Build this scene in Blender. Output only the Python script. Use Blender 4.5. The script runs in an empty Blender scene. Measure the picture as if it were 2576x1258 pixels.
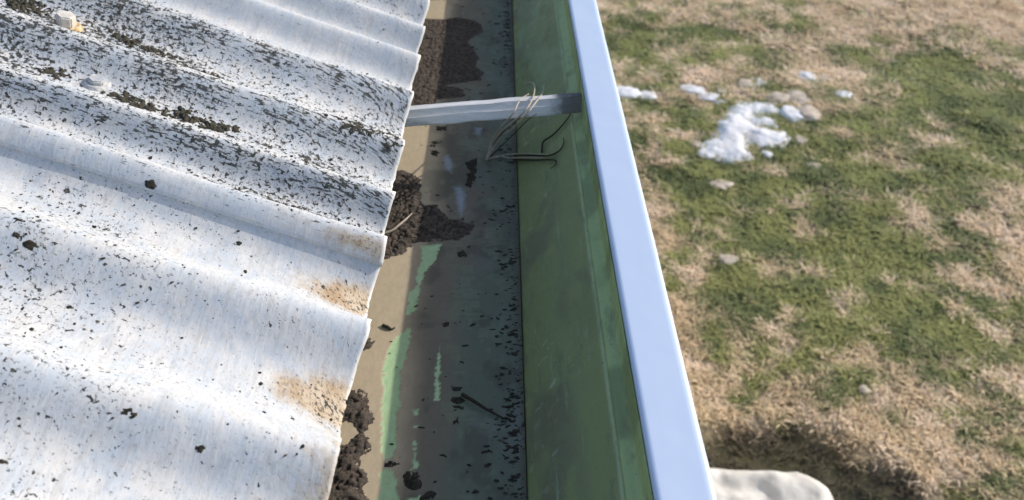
import bpy, bmesh, math, random
import numpy as np
from mathutils import Vector

random.seed(7); RNG = np.random.default_rng(11)
scene = bpy.context.scene
col = scene.collection

# ------------------------------------------------------------------ camera
FPX = 1900.0                      # focal length for a 2576 px wide picture
PITCH = math.atan2(1619.0, FPX)   # looking down along the gutter
SN, CS = math.sin(PITCH), math.cos(PITCH)
YAW = math.atan2(30.0, FPX) * CS
CZ = 3.20
cam = bpy.data.cameras.new('camera')
cam_ob = bpy.data.objects.new('camera', cam); col.objects.link(cam_ob)
cam_ob.location = (0, 0, CZ)
cam_ob.rotation_euler = (math.pi/2 - PITCH, 0, -YAW)
cam.sensor_width = 36.0
cam.lens = 36.0 * FPX / 2576.0
cam.clip_start = 0.02; cam.clip_end = 300
cam.dof.use_dof = True
cam.dof.focus_distance = .92
cam.dof.aperture_fstop = 5.4
scene.camera = cam_ob
scene.view_settings.view_transform = 'Standard'
scene.view_settings.look = 'None'
scene.view_settings.exposure = 0.42
scene.view_settings.gamma = 1.0

# ------------------------------------------------------------------ light
SUN = Vector((0.272, 0.106, 0.1445)).normalized()
world = bpy.data.worlds.new('World'); scene.world = world
world.use_nodes = True
wn = world.node_tree.nodes; wl = world.node_tree.links
sky = wn.new('ShaderNodeTexSky'); sky.sky_type = 'NISHITA'; sky.sun_disc = False
sky.sun_elevation = math.asin(SUN.z)
sky.sun_rotation = math.atan2(SUN.x, SUN.y)
sky.dust_density = 1.5
wl.new(sky.outputs[0], wn['Background'].inputs[0])
wn['Background'].inputs[1].default_value = 0.15
sl = bpy.data.lights.new('sun', 'SUN'); sl.energy = 3.1; sl.angle = math.radians(0.5)
sl.color = (1.0, 0.93, 0.84)
so = bpy.data.objects.new('sun', sl); col.objects.link(so)
so.rotation_euler = SUN.to_track_quat('Z', 'Y').to_euler()
so.location = (3, 1, 5)

# ------------------------------------------------------------------ helpers
R3 = cam_ob.rotation_euler.to_matrix()
def ray(u, v):
    d = R3 @ Vector(((u-1288)/FPX, (629-v)/FPX, -1.0))
    return d
def flat(u, v, H):
    """point at depth H below the lens seen along picture direction u, v"""
    d = ray(u, v); t = -H/d.z
    return Vector((d.x*t, d.y*t, CZ - H))

def vnoise(x, y, seed=0):
    xi = np.floor(x).astype(np.int64); yi = np.floor(y).astype(np.int64)
    xf = x-xi; yf = y-yi
    def h(a, b):
        n = (a*374761393 + b*668265263 + seed*2147483647) & 0x7fffffff
        n = ((n ^ (n >> 13))*1274126177) & 0x7fffffff
        n = (n ^ (n >> 16)) & 0xffffff
        return n/float(0xffffff)
    sx = xf*xf*(3-2*xf); sy = yf*yf*(3-2*yf)
    a = h(xi, yi)*(1-sx)+h(xi+1, yi)*sx
    b = h(xi, yi+1)*(1-sx)+h(xi+1, yi+1)*sx
    return a*(1-sy)+b*sy
def fbm(x, y, seed=0, o=4):
    x = np.asarray(x, float); y = np.asarray(y, float)
    s = 0; a = .5; t = 0
    for i in range(o):
        s = s + a*vnoise(x, y, seed+i*17); t += a; a *= .5; x = x*2.03+3.1; y = y*2.03+1.7
    return s/t
def smooth(a, b, x):
    t = np.clip((x-a)/(b-a), 0, 1); return t*t*(3-2*t)

def inside(px, py, poly):
    r = np.zeros(px.shape, bool); n = len(poly)
    for i in range(n):
        x0, y0 = poly[i]; x1, y1 = poly[(i+1) % n]
        c = ((y0 > py) != (y1 > py)) & (px < (x1-x0)*(py-y0)/((y1-y0) if y1 != y0 else 1e-9)+x0)
        r ^= c
    return r
def pdist(px, py, poly):
    d = np.full(px.shape, 1e9); n = len(poly)
    for i in range(n):
        x0, y0 = poly[i]; x1, y1 = poly[(i+1) % n]
        dx, dy = x1-x0, y1-y0; L = dx*dx+dy*dy+1e-12
        t = np.clip(((px-x0)*dx+(py-y0)*dy)/L, 0, 1)
        d = np.minimum(d, np.hypot(px-x0-t*dx, py-y0-t*dy))
    return np.where(inside(px, py, poly), d, -d)

def tag(o, label=None, cat=None, group=None, kind=None):
    if label: o['label'] = label
    if cat: o['category'] = cat
    if group: o['group'] = group
    if kind: o['kind'] = kind
    return o
def mesh_obj(name, verts, faces, mat, parent=None, smooth_=True, attrs=None):
    me = bpy.data.meshes.new(name)
    v = np.asarray(verts, dtype=np.float32)
    f = np.asarray(faces, dtype=np.int32)
    if f.ndim == 2:
        me.vertices.add(len(v)); me.vertices.foreach_set('co', v.ravel())
        k = f.shape[1]
        me.loops.add(f.size); me.loops.foreach_set('vertex_index', f.ravel())
        me.polygons.add(len(f))
        me.polygons.foreach_set('loop_start', np.arange(0, f.size, k, dtype=np.int32))
        me.polygons.foreach_set('loop_total', np.full(len(f), k, dtype=np.int32))
        me.update(calc_edges=True)
    if attrs:
        for an, (typ, data) in attrs.items():
            at = me.attributes.new(an, typ, 'POINT')
            at.data.foreach_set('value' if typ == 'FLOAT' else ('vector' if typ == 'FLOAT_VECTOR' else 'color'),
                                np.asarray(data, np.float32).ravel())
    me.polygons.foreach_set('use_smooth', [smooth_]*len(me.polygons))
    me.materials.append(mat)
    o = bpy.data.objects.new(name, me); col.objects.link(o)
    if parent: o.parent = parent
    return o
def bm_obj(name, bm, mat, parent=None, smooth_=True):
    me = bpy.data.meshes.new(name); bm.to_mesh(me); bm.free()
    for p in me.polygons: p.use_smooth = smooth_
    me.materials.append(mat)
    o = bpy.data.objects.new(name, me); col.objects.link(o)
    if parent: o.parent = parent
    return o
def empty(name, loc):
    o = bpy.data.objects.new(name, None); col.objects.link(o); o.location = loc
    o.empty_display_size = .05
    return o
def reloc(o, c):
    """put the origin of a mesh object at c (its base)"""
    c = Vector(c); o.data.transform(__import__('mathutils').Matrix.Translation(-c)); o.location = c
    return o
def gridfaces(nx, ny, keep=None):
    i = np.arange(nx-1)[:, None]*ny + np.arange(ny-1)[None, :]
    f = np.stack([i, i+ny, i+ny+1, i+1], -1).reshape(-1, 4)
    if keep is not None:
        f = f[keep[f].any(1)]
    return f
def compact(v, f, attrs=None):
    used = np.unique(f); m = -np.ones(len(v), np.int64); m[used] = np.arange(len(used))
    a2 = {k: (t, np.asarray(d)[used]) for k, (t, d) in (attrs or {}).items()}
    return v[used], m[f], a2
def tube(pts, rad, n=7):
    """rad: list of radii"""
    bm = bmesh.new(); rings = []
    pts = [Vector(p) for p in pts]
    for i, p in enumerate(pts):
        a = pts[max(0, i-1)]; b = pts[min(len(pts)-1, i+1)]
        t = (b-a).normalized()
        s = t.cross(Vector((0.1, .2, 1))).normalized(); w = s.cross(t)
        rings.append([bm.verts.new(p+(s*math.cos(2*math.pi*k/n)+w*math.sin(2*math.pi*k/n))*rad[i]) for k in range(n)])
    for i in range(len(rings)-1):
        for k in range(n):
            bm.faces.new((rings[i][k], rings[i][(k+1) % n], rings[i+1][(k+1) % n], rings[i+1][k]))
    bm.faces.new(rings[0][::-1]); bm.faces.new(rings[-1])
    bmesh.ops.recalc_face_normals(bm, faces=bm.faces)
    return bm
def spline(ps, n=8):
    out = []; ps = [Vector(p) for p in ps]
    P = [ps[0]*2-ps[1]]+ps+[ps[-1]*2-ps[-2]]
    for i in range(1, len(P)-2):
        for k in range(n):
            t = k/n
            out.append(.5*((2*P[i])+(P[i+1]-P[i-1])*t+(2*P[i-1]-5*P[i]+4*P[i+1]-P[i+2])*t*t+(3*P[i]-P[i-1]-3*P[i+1]+P[i+2])*t**3))
    out.append(ps[-1]); return out

# ------------------------------------------------------------------ materials
class M:
    def __init__(s, name, rough=.8):
        s.m = bpy.data.materials.new(name); s.m.use_nodes = True
        s.n = s.m.node_tree.nodes; s.l = s.m.node_tree.links
        s.b = s.n['Principled BSDF']; s.b.inputs['Roughness'].default_value = rough
        s.b.inputs['Specular IOR Level'].default_value = .3
    def tc(s): return s.n.new('ShaderNodeTexCoord').outputs['Object']
    def attr(s, name, out='Fac'):
        a = s.n.new('ShaderNodeAttribute'); a.attribute_name = name; return a.outputs[out]
    def mapping(s, v, sc=(1, 1, 1), rot=(0, 0, 0)):
        m = s.n.new('ShaderNodeMapping'); s.l.new(v, m.inputs[0])
        m.inputs['Scale'].default_value = sc; m.inputs['Rotation'].default_value = rot; return m.outputs[0]
    def noise(s, v, sc, det=4, rough=.55, dist=0):
        t = s.n.new('ShaderNodeTexNoise'); s.l.new(v, t.inputs['Vector'])
        t.inputs['Scale'].default_value = sc; t.inputs['Detail'].default_value = det
        t.inputs['Roughness'].default_value = rough; t.inputs['Distortion'].default_value = dist
        return t.outputs[0]
    def voro(s, v, sc):
        t = s.n.new('ShaderNodeTexVoronoi'); s.l.new(v, t.inputs['Vector']); t.inputs['Scale'].default_value = sc
        return t.outputs['Distance']
    def math(s, op, a, b=None, clamp=False):
        t = s.n.new('ShaderNodeMath'); t.operation = op; t.use_clamp = clamp
        for i, x in enumerate((a, b)):
            if x is None: continue
            if isinstance(x, (int, float)): t.inputs[i].default_value = x
            else: s.l.new(x, t.inputs[i])
        return t.outputs[0]
    def step(s, x, a, b, lo=0., hi=1.):
        t = s.n.new('ShaderNodeMapRange'); t.interpolation_type = 'SMOOTHSTEP'
        s.l.new(x, t.inputs[0])
        for i, y in zip((1, 2, 3, 4), (a, b, lo, hi)):
            if isinstance(y, (int, float)): t.inputs[i].default_value = y
            else: s.l.new(y, t.inputs[i])
        return t.outputs[0]
    def mix(s, f, a, b):
        t = s.n.new('ShaderNodeMix'); t.data_type = 'RGBA'
        if isinstance(f, (int, float)): t.inputs[0].default_value = f
        else: s.l.new(f, t.inputs[0])
        for i, x in zip((6, 7), (a, b)):
            if isinstance(x, tuple): t.inputs[i].default_value = (*x, 1)
            else: s.l.new(x, t.inputs[i])
        return t.outputs[2]
    def color(s, c):
        if isinstance(c, tuple): s.b.inputs['Base Color'].default_value = (*c, 1)
        else: s.l.new(c, s.b.inputs['Base Color'])
    def bump(s, h, strength=.5, dist=.002):
        t = s.n.new('ShaderNodeBump'); t.inputs['Strength'].default_value = strength
        t.inputs['Distance'].default_value = dist; s.l.new(h, t.inputs['Height'])
        s.l.new(t.outputs[0], s.b.inputs['Normal'])
    def rough(s, r): s.l.new(r, s.b.inputs['Roughness'])

def mat_roof():
    m = M('weathered_fibre_cement', .85)
    uv = m.attr('sheet', 'Vector')
    dirt = m.attr('dirt'); streak = m.attr('streak'); stain = m.attr('stain')
    mott = m.noise(uv, 22, 7, .72)
    c = m.mix(m.step(mott, .38, .62), (.49, .53, .575), (.615, .61, .60))
    c = m.mix(m.step(m.noise(uv, 75, 6, .75), .50, .66, 0, .55), c, (.545, .52, .485))
    c = m.mix(m.step(m.noise(m.mapping(uv, (1, .5, 1)), 48, 6, .8), .52, .64, 0, .55), c, (.385, .42, .465))
    fine = m.noise(m.mapping(uv, (1, .35, 1)), 260, 4, .7)
    c = m.mix(m.step(fine, .50, .68, 0, .42), c, (.36, .365, .37))
    pit = m.noise(uv, 210, 3, .7)
    c = m.mix(m.step(pit, .60, .66, 0, .5), c, (.25, .26, .27))
    # cross scratches of the felt pattern
    ac = m.noise(m.mapping(uv, (1.0, .12, 1)), 150, 3, .6)
    c = m.mix(m.step(ac, .52, .66, 0, .35), c, (.40, .39, .375))
    # long run-off lines down the slope
    ln = m.noise(m.mapping(uv, (.06, 1, 1)), 240, 4, .6)
    c = m.mix(m.math('MULTIPLY', m.step(ln, .5, .68), m.math('MULTIPLY', streak, .55)), c, (.33, .36, .40))
    # ochre stains
    sn = m.noise(uv, 55, 6, .7)
    sf = m.step(m.math('ADD', stain, m.math('MULTIPLY', m.math('SUBTRACT', sn, .5), 1.1)), .25, .80, 0, .92)
    sc = m.mix(m.step(m.noise(uv, 38, 4, .6), .35, .65), (.40, .275, .15), (.53, .43, .31))
    sc = m.mix(m.step(m.noise(uv, 230, 4, .75), .50, .60, 0, .85), sc, (.14, .095, .06))
    c = m.mix(sf, c, sc)
    # black lichen specks
    w = m.noise(uv, 40, 3, .6)
    cl = m.noise(uv, 17, 4, .65)
    d2 = m.math('ADD', dirt, m.math('MULTIPLY', m.math('SUBTRACT', cl, .5), .9))
    thr = m.math('SUBTRACT', .735, m.math('MULTIPLY', d2, .24))
    sp = m.noise(m.mapping(uv, (.9, 1, 1)), 150, 3, .58, .15)
    f1 = m.step(sp, thr, m.math('ADD', thr, .022))
    sp2 = m.noise(uv, 230, 2, .5)
    f2 = m.math('MULTIPLY', m.step(sp2, m.math('SUBTRACT', thr, .01), m.math('ADD', thr, .04)), .5)
    st = m.noise(m.mapping(uv, (.26, 1, 1)), 250, 3, .6, .1)
    thr3 = m.math('SUBTRACT', .80, m.math('MULTIPLY', streak, m.step(cl, .25, .65, .185, .30)))
    f3 = m.math('MULTIPLY', m.step(st, thr3, m.math('ADD', thr3, .03)), .95)
    f = m.math('MULTIPLY', m.math('MAXIMUM', m.math('MAXIMUM', f1, f2), f3), m.step(m.attr('rim'), .3, .8, 1, .15))
    c = m.mix(m.attr('rim'), c, (.70, .695, .68))  # eaves rim whitened: sunlight on it put into the colour
    c = m.mix(f, c, m.mix(m.step(m.noise(uv, 500, 2), .5, .62), (.042, .047, .048), (.13, .115, .085)))
    m.color(c)
    h = m.math('ADD', m.math('MULTIPLY', f, .7), m.math('MULTIPLY', fine, .35))
    h = m.math('ADD', h, m.math('MULTIPLY', ac, .4))
    m.bump(h, .55, .0018)
    m.rough(m.step(f, 0, 1, .8, .95))
    return m.m

def mat_floor():
    m = M('gutter_floor', .8)
    o = m.tc()
    base = m.attr('col', 'Color')
    n = m.noise(m.mapping(o, (1, .45, 1)), 150, 6, .7)
    c = m.mix(m.step(n, .35, .65, 0, .28), base, m.mix(.5, base, (.10, .085, .065)))
    n2 = m.noise(m.mapping(o, (.5, 1.2, 1)), 210, 3, .6)
    wet = m.attr('grit')
    thr = m.math('SUBTRACT', .74, m.math('MULTIPLY', wet, .17))
    sp = m.step(n2, thr, m.math('ADD', thr, .02))
    c = m.mix(sp, c, (.03, .028, .022))
    m.color(c)
    m.bump(m.math('ADD', m.math('MULTIPLY', n, .5), m.math('MULTIPLY', sp, 1.)), .45, .0015)
    m.rough(m.step(m.attr('bare'), 0, 1, .85, .42))
    return m.m
def mat_green():
    m = M('green_gutter_paint', .45)
    o = m.tc()
    base = m.attr('col', 'Color')
    n = m.noise(o, 30, 5, .65)
    c = m.mix(m.step(n, .42, .66, 0, .30), base, (.22, .26, .13))
    scr = m.noise(m.mapping(o, (1, .10, 1), (0, 0, .9)), 90, 4, .7)
    c = m.mix(m.step(scr, .60, .70, 0, .45), c, (.30, .37, .25))
    br = m.noise(m.mapping(o, (1, .4, 1), (0, 0, .5)), 26, 6, .7)
    sc2 = m.noise(m.mapping(m.mapping(o, (1, 1, .7), (0, 0, .9)), (1, .09, 1)), 120, 3, .6)
    c = m.mix(m.math('MULTIPLY', m.step(sc2, .60, .66, 0, .6), m.attr('low')), c, (.40, .47, .32))
    c = m.mix(m.step(br, .53, .66, 0, .5), c, (.13, .125, .09))
    dk = m.noise(o, 240, 3, .6)
    c = m.mix(m.step(dk, .66, .71, 0, .7), c, (.05, .05, .035))
    m.color(c)
    m.bump(m.math('ADD', scr, m.math('MULTIPLY', n, .6)), .5, .004)
    m.rough(m.step(n, .3, .7, .38, .6))
    return m.m
def mat_lip():
    m = M('pale_blue_lip', .38)
    o = m.tc()
    n = m.noise(m.mapping(o, (3, .25, 3)), 12, 4, .6)
    c = m.mix(n, (.46, .56, .735), (.51, .60, .755))
    d = m.noise(o, 300, 3, .6)
    c = m.mix(m.step(d, .66, .74, 0, .25), c, (.4, .45, .5))
    m.color(c); m.b.inputs['Specular IOR Level'].default_value = .5
    m.rough(m.step(m.noise(o, 60, 4), .3, .7, .33, .47))
    return m.m
def mat_simple(name, a, b, sc=60, rough=.85, bump=.6, dist=.003, stretch=(1, 1, 1), dark=None, spec=.2):
    m = M(name, rough); o = m.mapping(m.tc(), stretch)
    n = m.noise(o, sc, 6, .7)
    c = m.mix(m.step(n, .35, .65), a, b)
    if dark:
        c = m.mix(m.step(m.noise(o, sc*3.1, 4, .7), .55, .68), c, dark)
    m.color(c); m.bump(m.noise(o, sc*2, 5, .75), bump, dist)
    m.b.inputs['Specular IOR Level'].default_value = spec
    return m.m
def mat_strut():
    m = M('galvanised_strut', .5); o = m.tc()
    n = m.noise(m.mapping(o, (.14, 1, 1)), 210, 6, .8)
    c = m.mix(m.step(n, .4, .62), (.26, .25, .25), (.60, .585, .57))
    d = m.noise(m.mapping(o, (.35, 1, 1)), 110, 6, .75)
    c = m.mix(m.step(d, .60, .70, 0, .6), c, (.20, .18, .17))
    sx = m.n.new('ShaderNodeSeparateXYZ'); m.l.new(o, sx.inputs[0])
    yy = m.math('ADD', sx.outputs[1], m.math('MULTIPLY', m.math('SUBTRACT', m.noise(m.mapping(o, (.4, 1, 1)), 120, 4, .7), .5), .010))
    c = m.mix(m.step(yy, .007, .012, 0, .75), c, (.72, .71, .70))  # sunlit top ridge painted as a pale stripe
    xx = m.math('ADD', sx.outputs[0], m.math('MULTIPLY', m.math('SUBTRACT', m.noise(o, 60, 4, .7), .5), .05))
    c = m.mix(m.step(xx, .385, .415, 0, .8), c, (.075, .065, .055))  # dark end: rust, with the lip's shadow painted in
    m.color(c)
    m.bump(n, .35, .0015)
    return m.m
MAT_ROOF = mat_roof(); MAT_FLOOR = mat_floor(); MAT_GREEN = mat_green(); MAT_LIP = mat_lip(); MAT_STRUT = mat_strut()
MAT_SOIL = mat_simple('dry_brown_soil', (.085, .069, .057), (.150, .121, .099), 160, .95, 1., .004, dark=(.06, .045, .035))
MAT_MOSS = mat_simple('dark_lichen', (.035,.037,.032), (.105, .092, .065), 420, .95, 1., .002)
MAT_CRUMB = mat_simple('black_debris', (.022, .022, .018), (.06, .05, .035), 200, .95, .6, .002)
MAT_NEEDLE = mat_simple('dry_pine_needle', (.36, .30, .23), (.50, .43, .35), 90, .6, .3, .001, (1, 1, 1))
MAT_TWIG = mat_simple('dark_twig', (.022, .017, .012), (.05, .04, .028), 120, .8, .5, .001)
MAT_BOLT = mat_simple('painted_bolt', (.50, .47, .42), (.64, .61, .57), 120, .6, .3, .001)
MAT_BOLTG = mat_simple('weathered_cap', (.33, .36, .40), (.54, .53, .51), 90, .7, .4, .001)
MAT_RUST = mat_simple('rust_bolt', (.34, .20, .05), (.66, .56, .40), 170, .8, .6, .001, dark=(.14, .09, .03))
MAT_STONE = mat_simple('white_stone', (.62, .62, .63), (.82, .82, .84), 14, .9, .6, .01)
MAT_STONET = mat_simple('cream_stone', (.46, .38, .30), (.60, .52, .43), 18, .9, .6, .01)
MAT_SACK = mat_simple('white_sack', (.60, .57, .52), (.72, .69, .64), 7, .8, .3, .01)
MAT_BOARD = mat_simple('fascia_wood', (.30, .26, .20), (.38, .33, .27), 20, .8, .3, .002, (1, .1, 1))
MAT_WALL = mat_simple('rendered_wall', (.50, .46, .40), (.56, .52, .46), 12, .9, .4, .003)

# ------------------------------------------------------------------ ground
def gz(x, y):
    z = (fbm(x*1.1, y*1.1, 5, 4)-.5)*.10 + (fbm(x*6, y*6, 9, 3)-.5)*.035
    return z
xs = np.linspace(-3, 9, 361); ys = np.linspace(-2, 14, 481)
GX, GY = np.meshgrid(xs, ys, indexing='ij')
# dark, slightly sunken patch beside the white sack
dark_outline = [tuple(flat(u, v, CZ).xy) for u, v in [(1700,1075),(1760,1080),(1840,1095),(1920,1100),(1965,1060),(2060,1075),(2120,1115),(2200,1150),(2260,1180),(2330,1210),(2400,1300),(2250,1370),(1900,1400),(1700,1350),(1650,1200)]]
BIAS = []
for u_, v_, ru_, rv_, am_ in [(2400,250,220,200,.10),(2120,620,250,180,.09),(2380,880,220,120,.08),(1600,350,80,90,.09),(1575,150,60,45,.09),(1880,450,160,60,.08),(2100,40,200,40,.05),
        (1800,200,260,50,-.12),(1700,40,150,40,-.07),(2450,30,150,35,-.12),(1760,620,120,170,-.08),(1900,880,200,70,-.06),(2250,1080,380,120,-.15),(1780,960,120,90,-.12),(2080,390,120,60,-.05),(2350,470,150,60,-.04)]:
    c_ = flat(u_, v_, CZ); r1_ = flat(u_+ru_, v_, CZ); r2_ = flat(u_, v_+rv_, CZ)
    BIAS.append((c_.x, c_.y, abs(r1_.x-c_.x)+.05, abs(r2_.y-c_.y)+.05, am_))
def ground_state(x, y):
    """0..1 green, 0..1 tan, dark"""
    wx = fbm(x*2.2, y*2.2, 41, 3)*.5; 
    g = fbm(x*.9+wx+9.3, y*.8+2.1, 3, 5)*.5 + fbm(x*6, y*8, 13, 3)*.5
    # greener towards the far right and the middle, drier along the eaves and low down
    bias = .05*np.exp(-((x-2.0)**2/.8+(y-3.6)**2/1.2)) + .05*smooth(2.2, 3.6, x)*smooth(2.8, 4.2, y) - .05*np.exp(-((y-2.55)/.5)**2) - .06*smooth(5.6, 6.6, y)*(1-smooth(1.8,3.2,x)) - .05*np.exp(-(((x-1.0)/.35)**2+((y-3.2)/.9)**2))
    g = (g-.5)*1.15+.5 + bias*0
    for cx_, cy_, rx_, ry_, am_ in BIAS:
        g = g + am_*np.exp(-((x-cx_)/rx_)**2-((y-cy_)/ry_)**2)
    dk = (fbm(x*7+7, y*8, 77, 3)-.5)*1.2+.5
    dark_patch = smooth(-.10, .08, pdist(x, y, dark_outline)+(fbm(x*7, y*7, 31, 3)-.5)*.25)
    return g, dk, dark_patch
g, dk, dark_patch = ground_state(GX, GY)
def ground_rgb(g, dk, dark_patch, jit=0):
    tan = np.array([.70, .535, .34]); pale = np.array([.86, .68, .49]); grn = np.array([.325, .33, .12]); dgr = np.array([.155, .185, .08]); soil = np.array([.034, .030, .022])  # soil: just the darkest tone, for the outlined dark patch
    t = smooth(.483, .57, g+jit)[..., None]
    c = tan*(1-t)+grn*t
    p = smooth(.52, .62, dk)[..., None]*(1-t); c = c*(1-p)+pale*p
    d = (smooth(.49, .60, 1-dk)*smooth(.42, .54, g+jit)*.85)[..., None]; c = c*(1-d)+dgr*d
    h = dark_patch[..., None]*.97; c = c*(1-h)+soil*h  # outlined patch mixed to the darkest tone
    return c
gc = ground_rgb(g, dk, dark_patch)*.7
GZ = gz(GX, GY) - .04*dark_patch
V = np.stack([GX, GY, GZ], -1).reshape(-1, 3)
# continue the ground far out with a big skirt
Vf = []; 
m = M('ground_earth', .95); o_ = m.tc()
cc = m.mix(m.step(m.noise(o_, 9, 6, .7), .35, .65, 0, .45), m.attr('col', 'Color'), (.17, .16, .075))
m.color(cc); m.bump(m.noise(o_, 45, 6, .7), .8, .02); MAT_GROUND = m.m
far = np.array([(-80, -80), (80, -80), (80, 80), (-80, 80)], float)
n0 = len(V)
corner = [0, (361-1)*481, (361-1)*481+480, 480]
edge_loop = [i*481 for i in range(361)] + [360*481+j for j in range(1, 481)] + [i*481+480 for i in range(359, -1, -1)] + [j for j in range(479, 0, -1)]
EL = np.array(edge_loop)
ring = V[EL].copy(); c0 = np.array([3., 6.])
dr = ring[:, :2]-c0; ring[:, :2] = c0+dr/np.abs(dr/np.array([6., 8.])).max(1, keepdims=True)*14; ring[:, 2] = -.02
V2 = np.vstack([V, ring]); nE = len(EL)
F = gridfaces(361, 481)
k = np.arange(nE); kn = (k+1) % nE
F2 = np.vstack([F, np.stack([EL[k], n0+k, n0+kn, EL[kn]], -1)])
colA = np.vstack([gc.reshape(-1, 3), np.tile([.30, .25, .13], (nE, 1))])
colA = np.hstack([colA, np.ones((len(colA), 1))])
grd = mesh_obj('ground', V2, F2, MAT_GROUND, attrs={'col': ('FLOAT_COLOR', colA)})
tag(grd, kind='structure')

# grass blades: one object of stuff
def build_grass(n_tuft=26000, per=8):
    x = RNG.uniform(.35, 5.4, n_tuft*2); y = RNG.uniform(1.4, 9.5, n_tuft*2)
    # keep what lies in a wide wedge around the view
    keep = (x < .55*y+1.7) & (x > .12*y-.2)
    x, y = x[keep][:n_tuft], y[keep][:n_tuft]
    n = len(x)
    g, dk, dark_patch = ground_state(x, y)
    far = smooth(3, 8, np.hypot(x, y))
    cov = (RNG.random(n) > dark_patch*.80)
    x, y, g, dk, dark_patch, far = [a[cov] for a in (x, y, g, dk, dark_patch, far)]; n = len(x)
    z0 = gz(x, y)-.04*dark_patch
    jit = RNG.normal(0, .03, n)
    c = ground_rgb(g, dk, dark_patch*.93, jit)
    x = np.repeat(x, per); y = np.repeat(y, per); z0 = np.repeat(z0, per); c = np.repeat(c, per, 0); far = np.repeat(far, per); gg = np.repeat(g, per)
    N = len(x)
    x = x+RNG.normal(0, .022, N); y = y+RNG.normal(0, .022, N)
    a = RNG.uniform(0, 2*np.pi, N); lean = RNG.uniform(.7, 2.2, N)
    h = RNG.uniform(.012, .034, N)*(1+.7*far); w = RNG.uniform(.0022, .0048, N)*(1+1.0*far)
    c = c*RNG.uniform(.85, 1.2, (N, 1))
    dx, dy = np.cos(a), np.sin(a)
    p0 = np.stack([x-dy*w, y+dx*w, z0-.004], -1); p1 = np.stack([x+dy*w, y-dx*w, z0-.004], -1)
    mx, my = x+dx*h*lean*.45, y+dy*h*lean*.45
    p2 = np.stack([mx+dy*w*.8, my-dx*w*.8, z0+h*.65], -1); p3 = np.stack([mx-dy*w*.8, my+dx*w*.8, z0+h*.65], -1)
    tx, ty = x+dx*h*lean*1.2, y+dy*h*lean*1.2
    p4 = np.stack([tx+dy*w*.2, ty-dx*w*.2, z0+h*.9], -1); p5 = np.stack([tx-dy*w*.2, ty+dx*w*.2, z0+h*.9], -1)
    V = np.stack([p0, p1, p2, p3, p4, p5], 1).reshape(-1, 3)
    b = np.arange(N)[:, None]*6
    F = np.vstack([b+np.array([0, 1, 2, 3]), b+np.array([3, 2, 4, 5])])
    C = np.repeat(np.hstack([np.clip(c, 0, 1), np.ones((N, 1))]), 6, 0)
    m = M('grass_blades', .75); m.color(m.attr('col', 'Color'))
    m.b.inputs['Specular IOR Level'].default_value = .15
    o = mesh_obj('grass', V, F, m.m, attrs={'col': ('FLOAT_COLOR', C)}, smooth_=False)
    tag(o, 'patchy lawn of dry tan and green grass far below the gutter', 'grass', kind='stuff')
build_grass()

# ------------------------------------------------------------------ roof
HC = .600                        # crest tips below the lens
XE = -.1475                       # eaves
TP, KS = .30, .15                # roof pitch, skew of the corrugations
DEP = .033; NA = math.atan(.30); NS, NC = math.sin(NA)*1.25, math.cos(NA)
CR_N = [-.39, -.23, -.07, .09, .25, .413, .579, .719, .86, 1.0]
CR_F = [.45, .585, .719, .811, .941, 1.087, 1.217, 1.331, 1.465, 1.60, 1.735, 1.87, 2.0, 2.14, 2.28, 2.42, 2.56]
def phase(q, cr):
    return np.interp(q, cr, np.arange(len(cr)))*2*np.pi
def rise(q, cr, down=1.):
    """height of the wave above the crest plane (<= 0), measured square to the sheet"""
    ph = phase(q, cr)
    return (DEP+.012*np.exp(-np.asarray(down)/.07))*(((1+np.cos(ph))/2+1e-6)**1.7-1)
def roof_pt(X, q, cr, lift=0.):
    X = np.asarray(X, float); q = np.asarray(q, float)
    r = rise(q, cr, np.maximum(XE-X, 0)) + lift + (fbm(X*9, q*9, 51, 3)-.5)*.004
    return X + r*NS, q-KS*(X-XE), CZ-HC + TP*(XE-X) + r*NC
LAPQ = .693
def roof_attr(X, q, cr, near):
    ph = phase(q, cr); fr = (ph/(2*np.pi)) % 1.0
    down = XE-X                                   # distance up the slope from the eaves
    # near facing flank: fr in (.5,1)
    flank = smooth(.70, .80, fr)*(1-smooth(.99, 1.0, fr))
    n = fbm(X*7, q*5, 8, 3)
    if near:
        dirt = .17+.38*(n-.5)+.0*X
        dirt = dirt + .34*np.exp(-((down-.45)/.25)**2)*smooth(.3,.5,n)
        dirt = dirt + .45*np.exp(-(down/.06)**2)*np.exp(-((fr-.45)/.14)**2)
        streak = flank*(.20+.30*smooth(.1, .5, down)*n)
    else:
        band = smooth(.69, .74, q)*(1-smooth(1.12, 1.20, q))
        band2 = smooth(1.27, 1.35, q)
        dirt = .07+.62*band+.30*band2*smooth(.0, .5, 1-down*2) + (n-.5)*.8
        # dense growth on the crest back, where the far valley is seen
        edge = np.exp(-((fr-.40)/.12)**2)
        dirt = dirt + np.exp(-((fr-.48)/.07)**2)*band*.55*smooth(.35, .65, n)
        streak = flank*(.35+.65*band)
        dirt = dirt + .35*band*np.exp(-(down/.09)**2)*np.exp(-((fr-.4)/.2)**2)
    vs = np.exp(-((fr-.46)/.13)**2)
    if near:
        stain = np.exp(-((fr-.50)/.19)**2)*np.exp(-(down/.085)**2)*1.15
        stain = stain + .55*np.exp(-((q-.40)/.05)**2)*np.exp(-(down/.05)**2)
    else:
        stain = vs*np.exp(-(down/.04)**2)*.42 + .75*np.exp(-((q-.705)/.012)**2)*np.exp(-(down/.11)**2)
    return np.clip(dirt, 0, 1), np.clip(streak, 0, 1), np.clip(stain, 0, 1.2)
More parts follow.
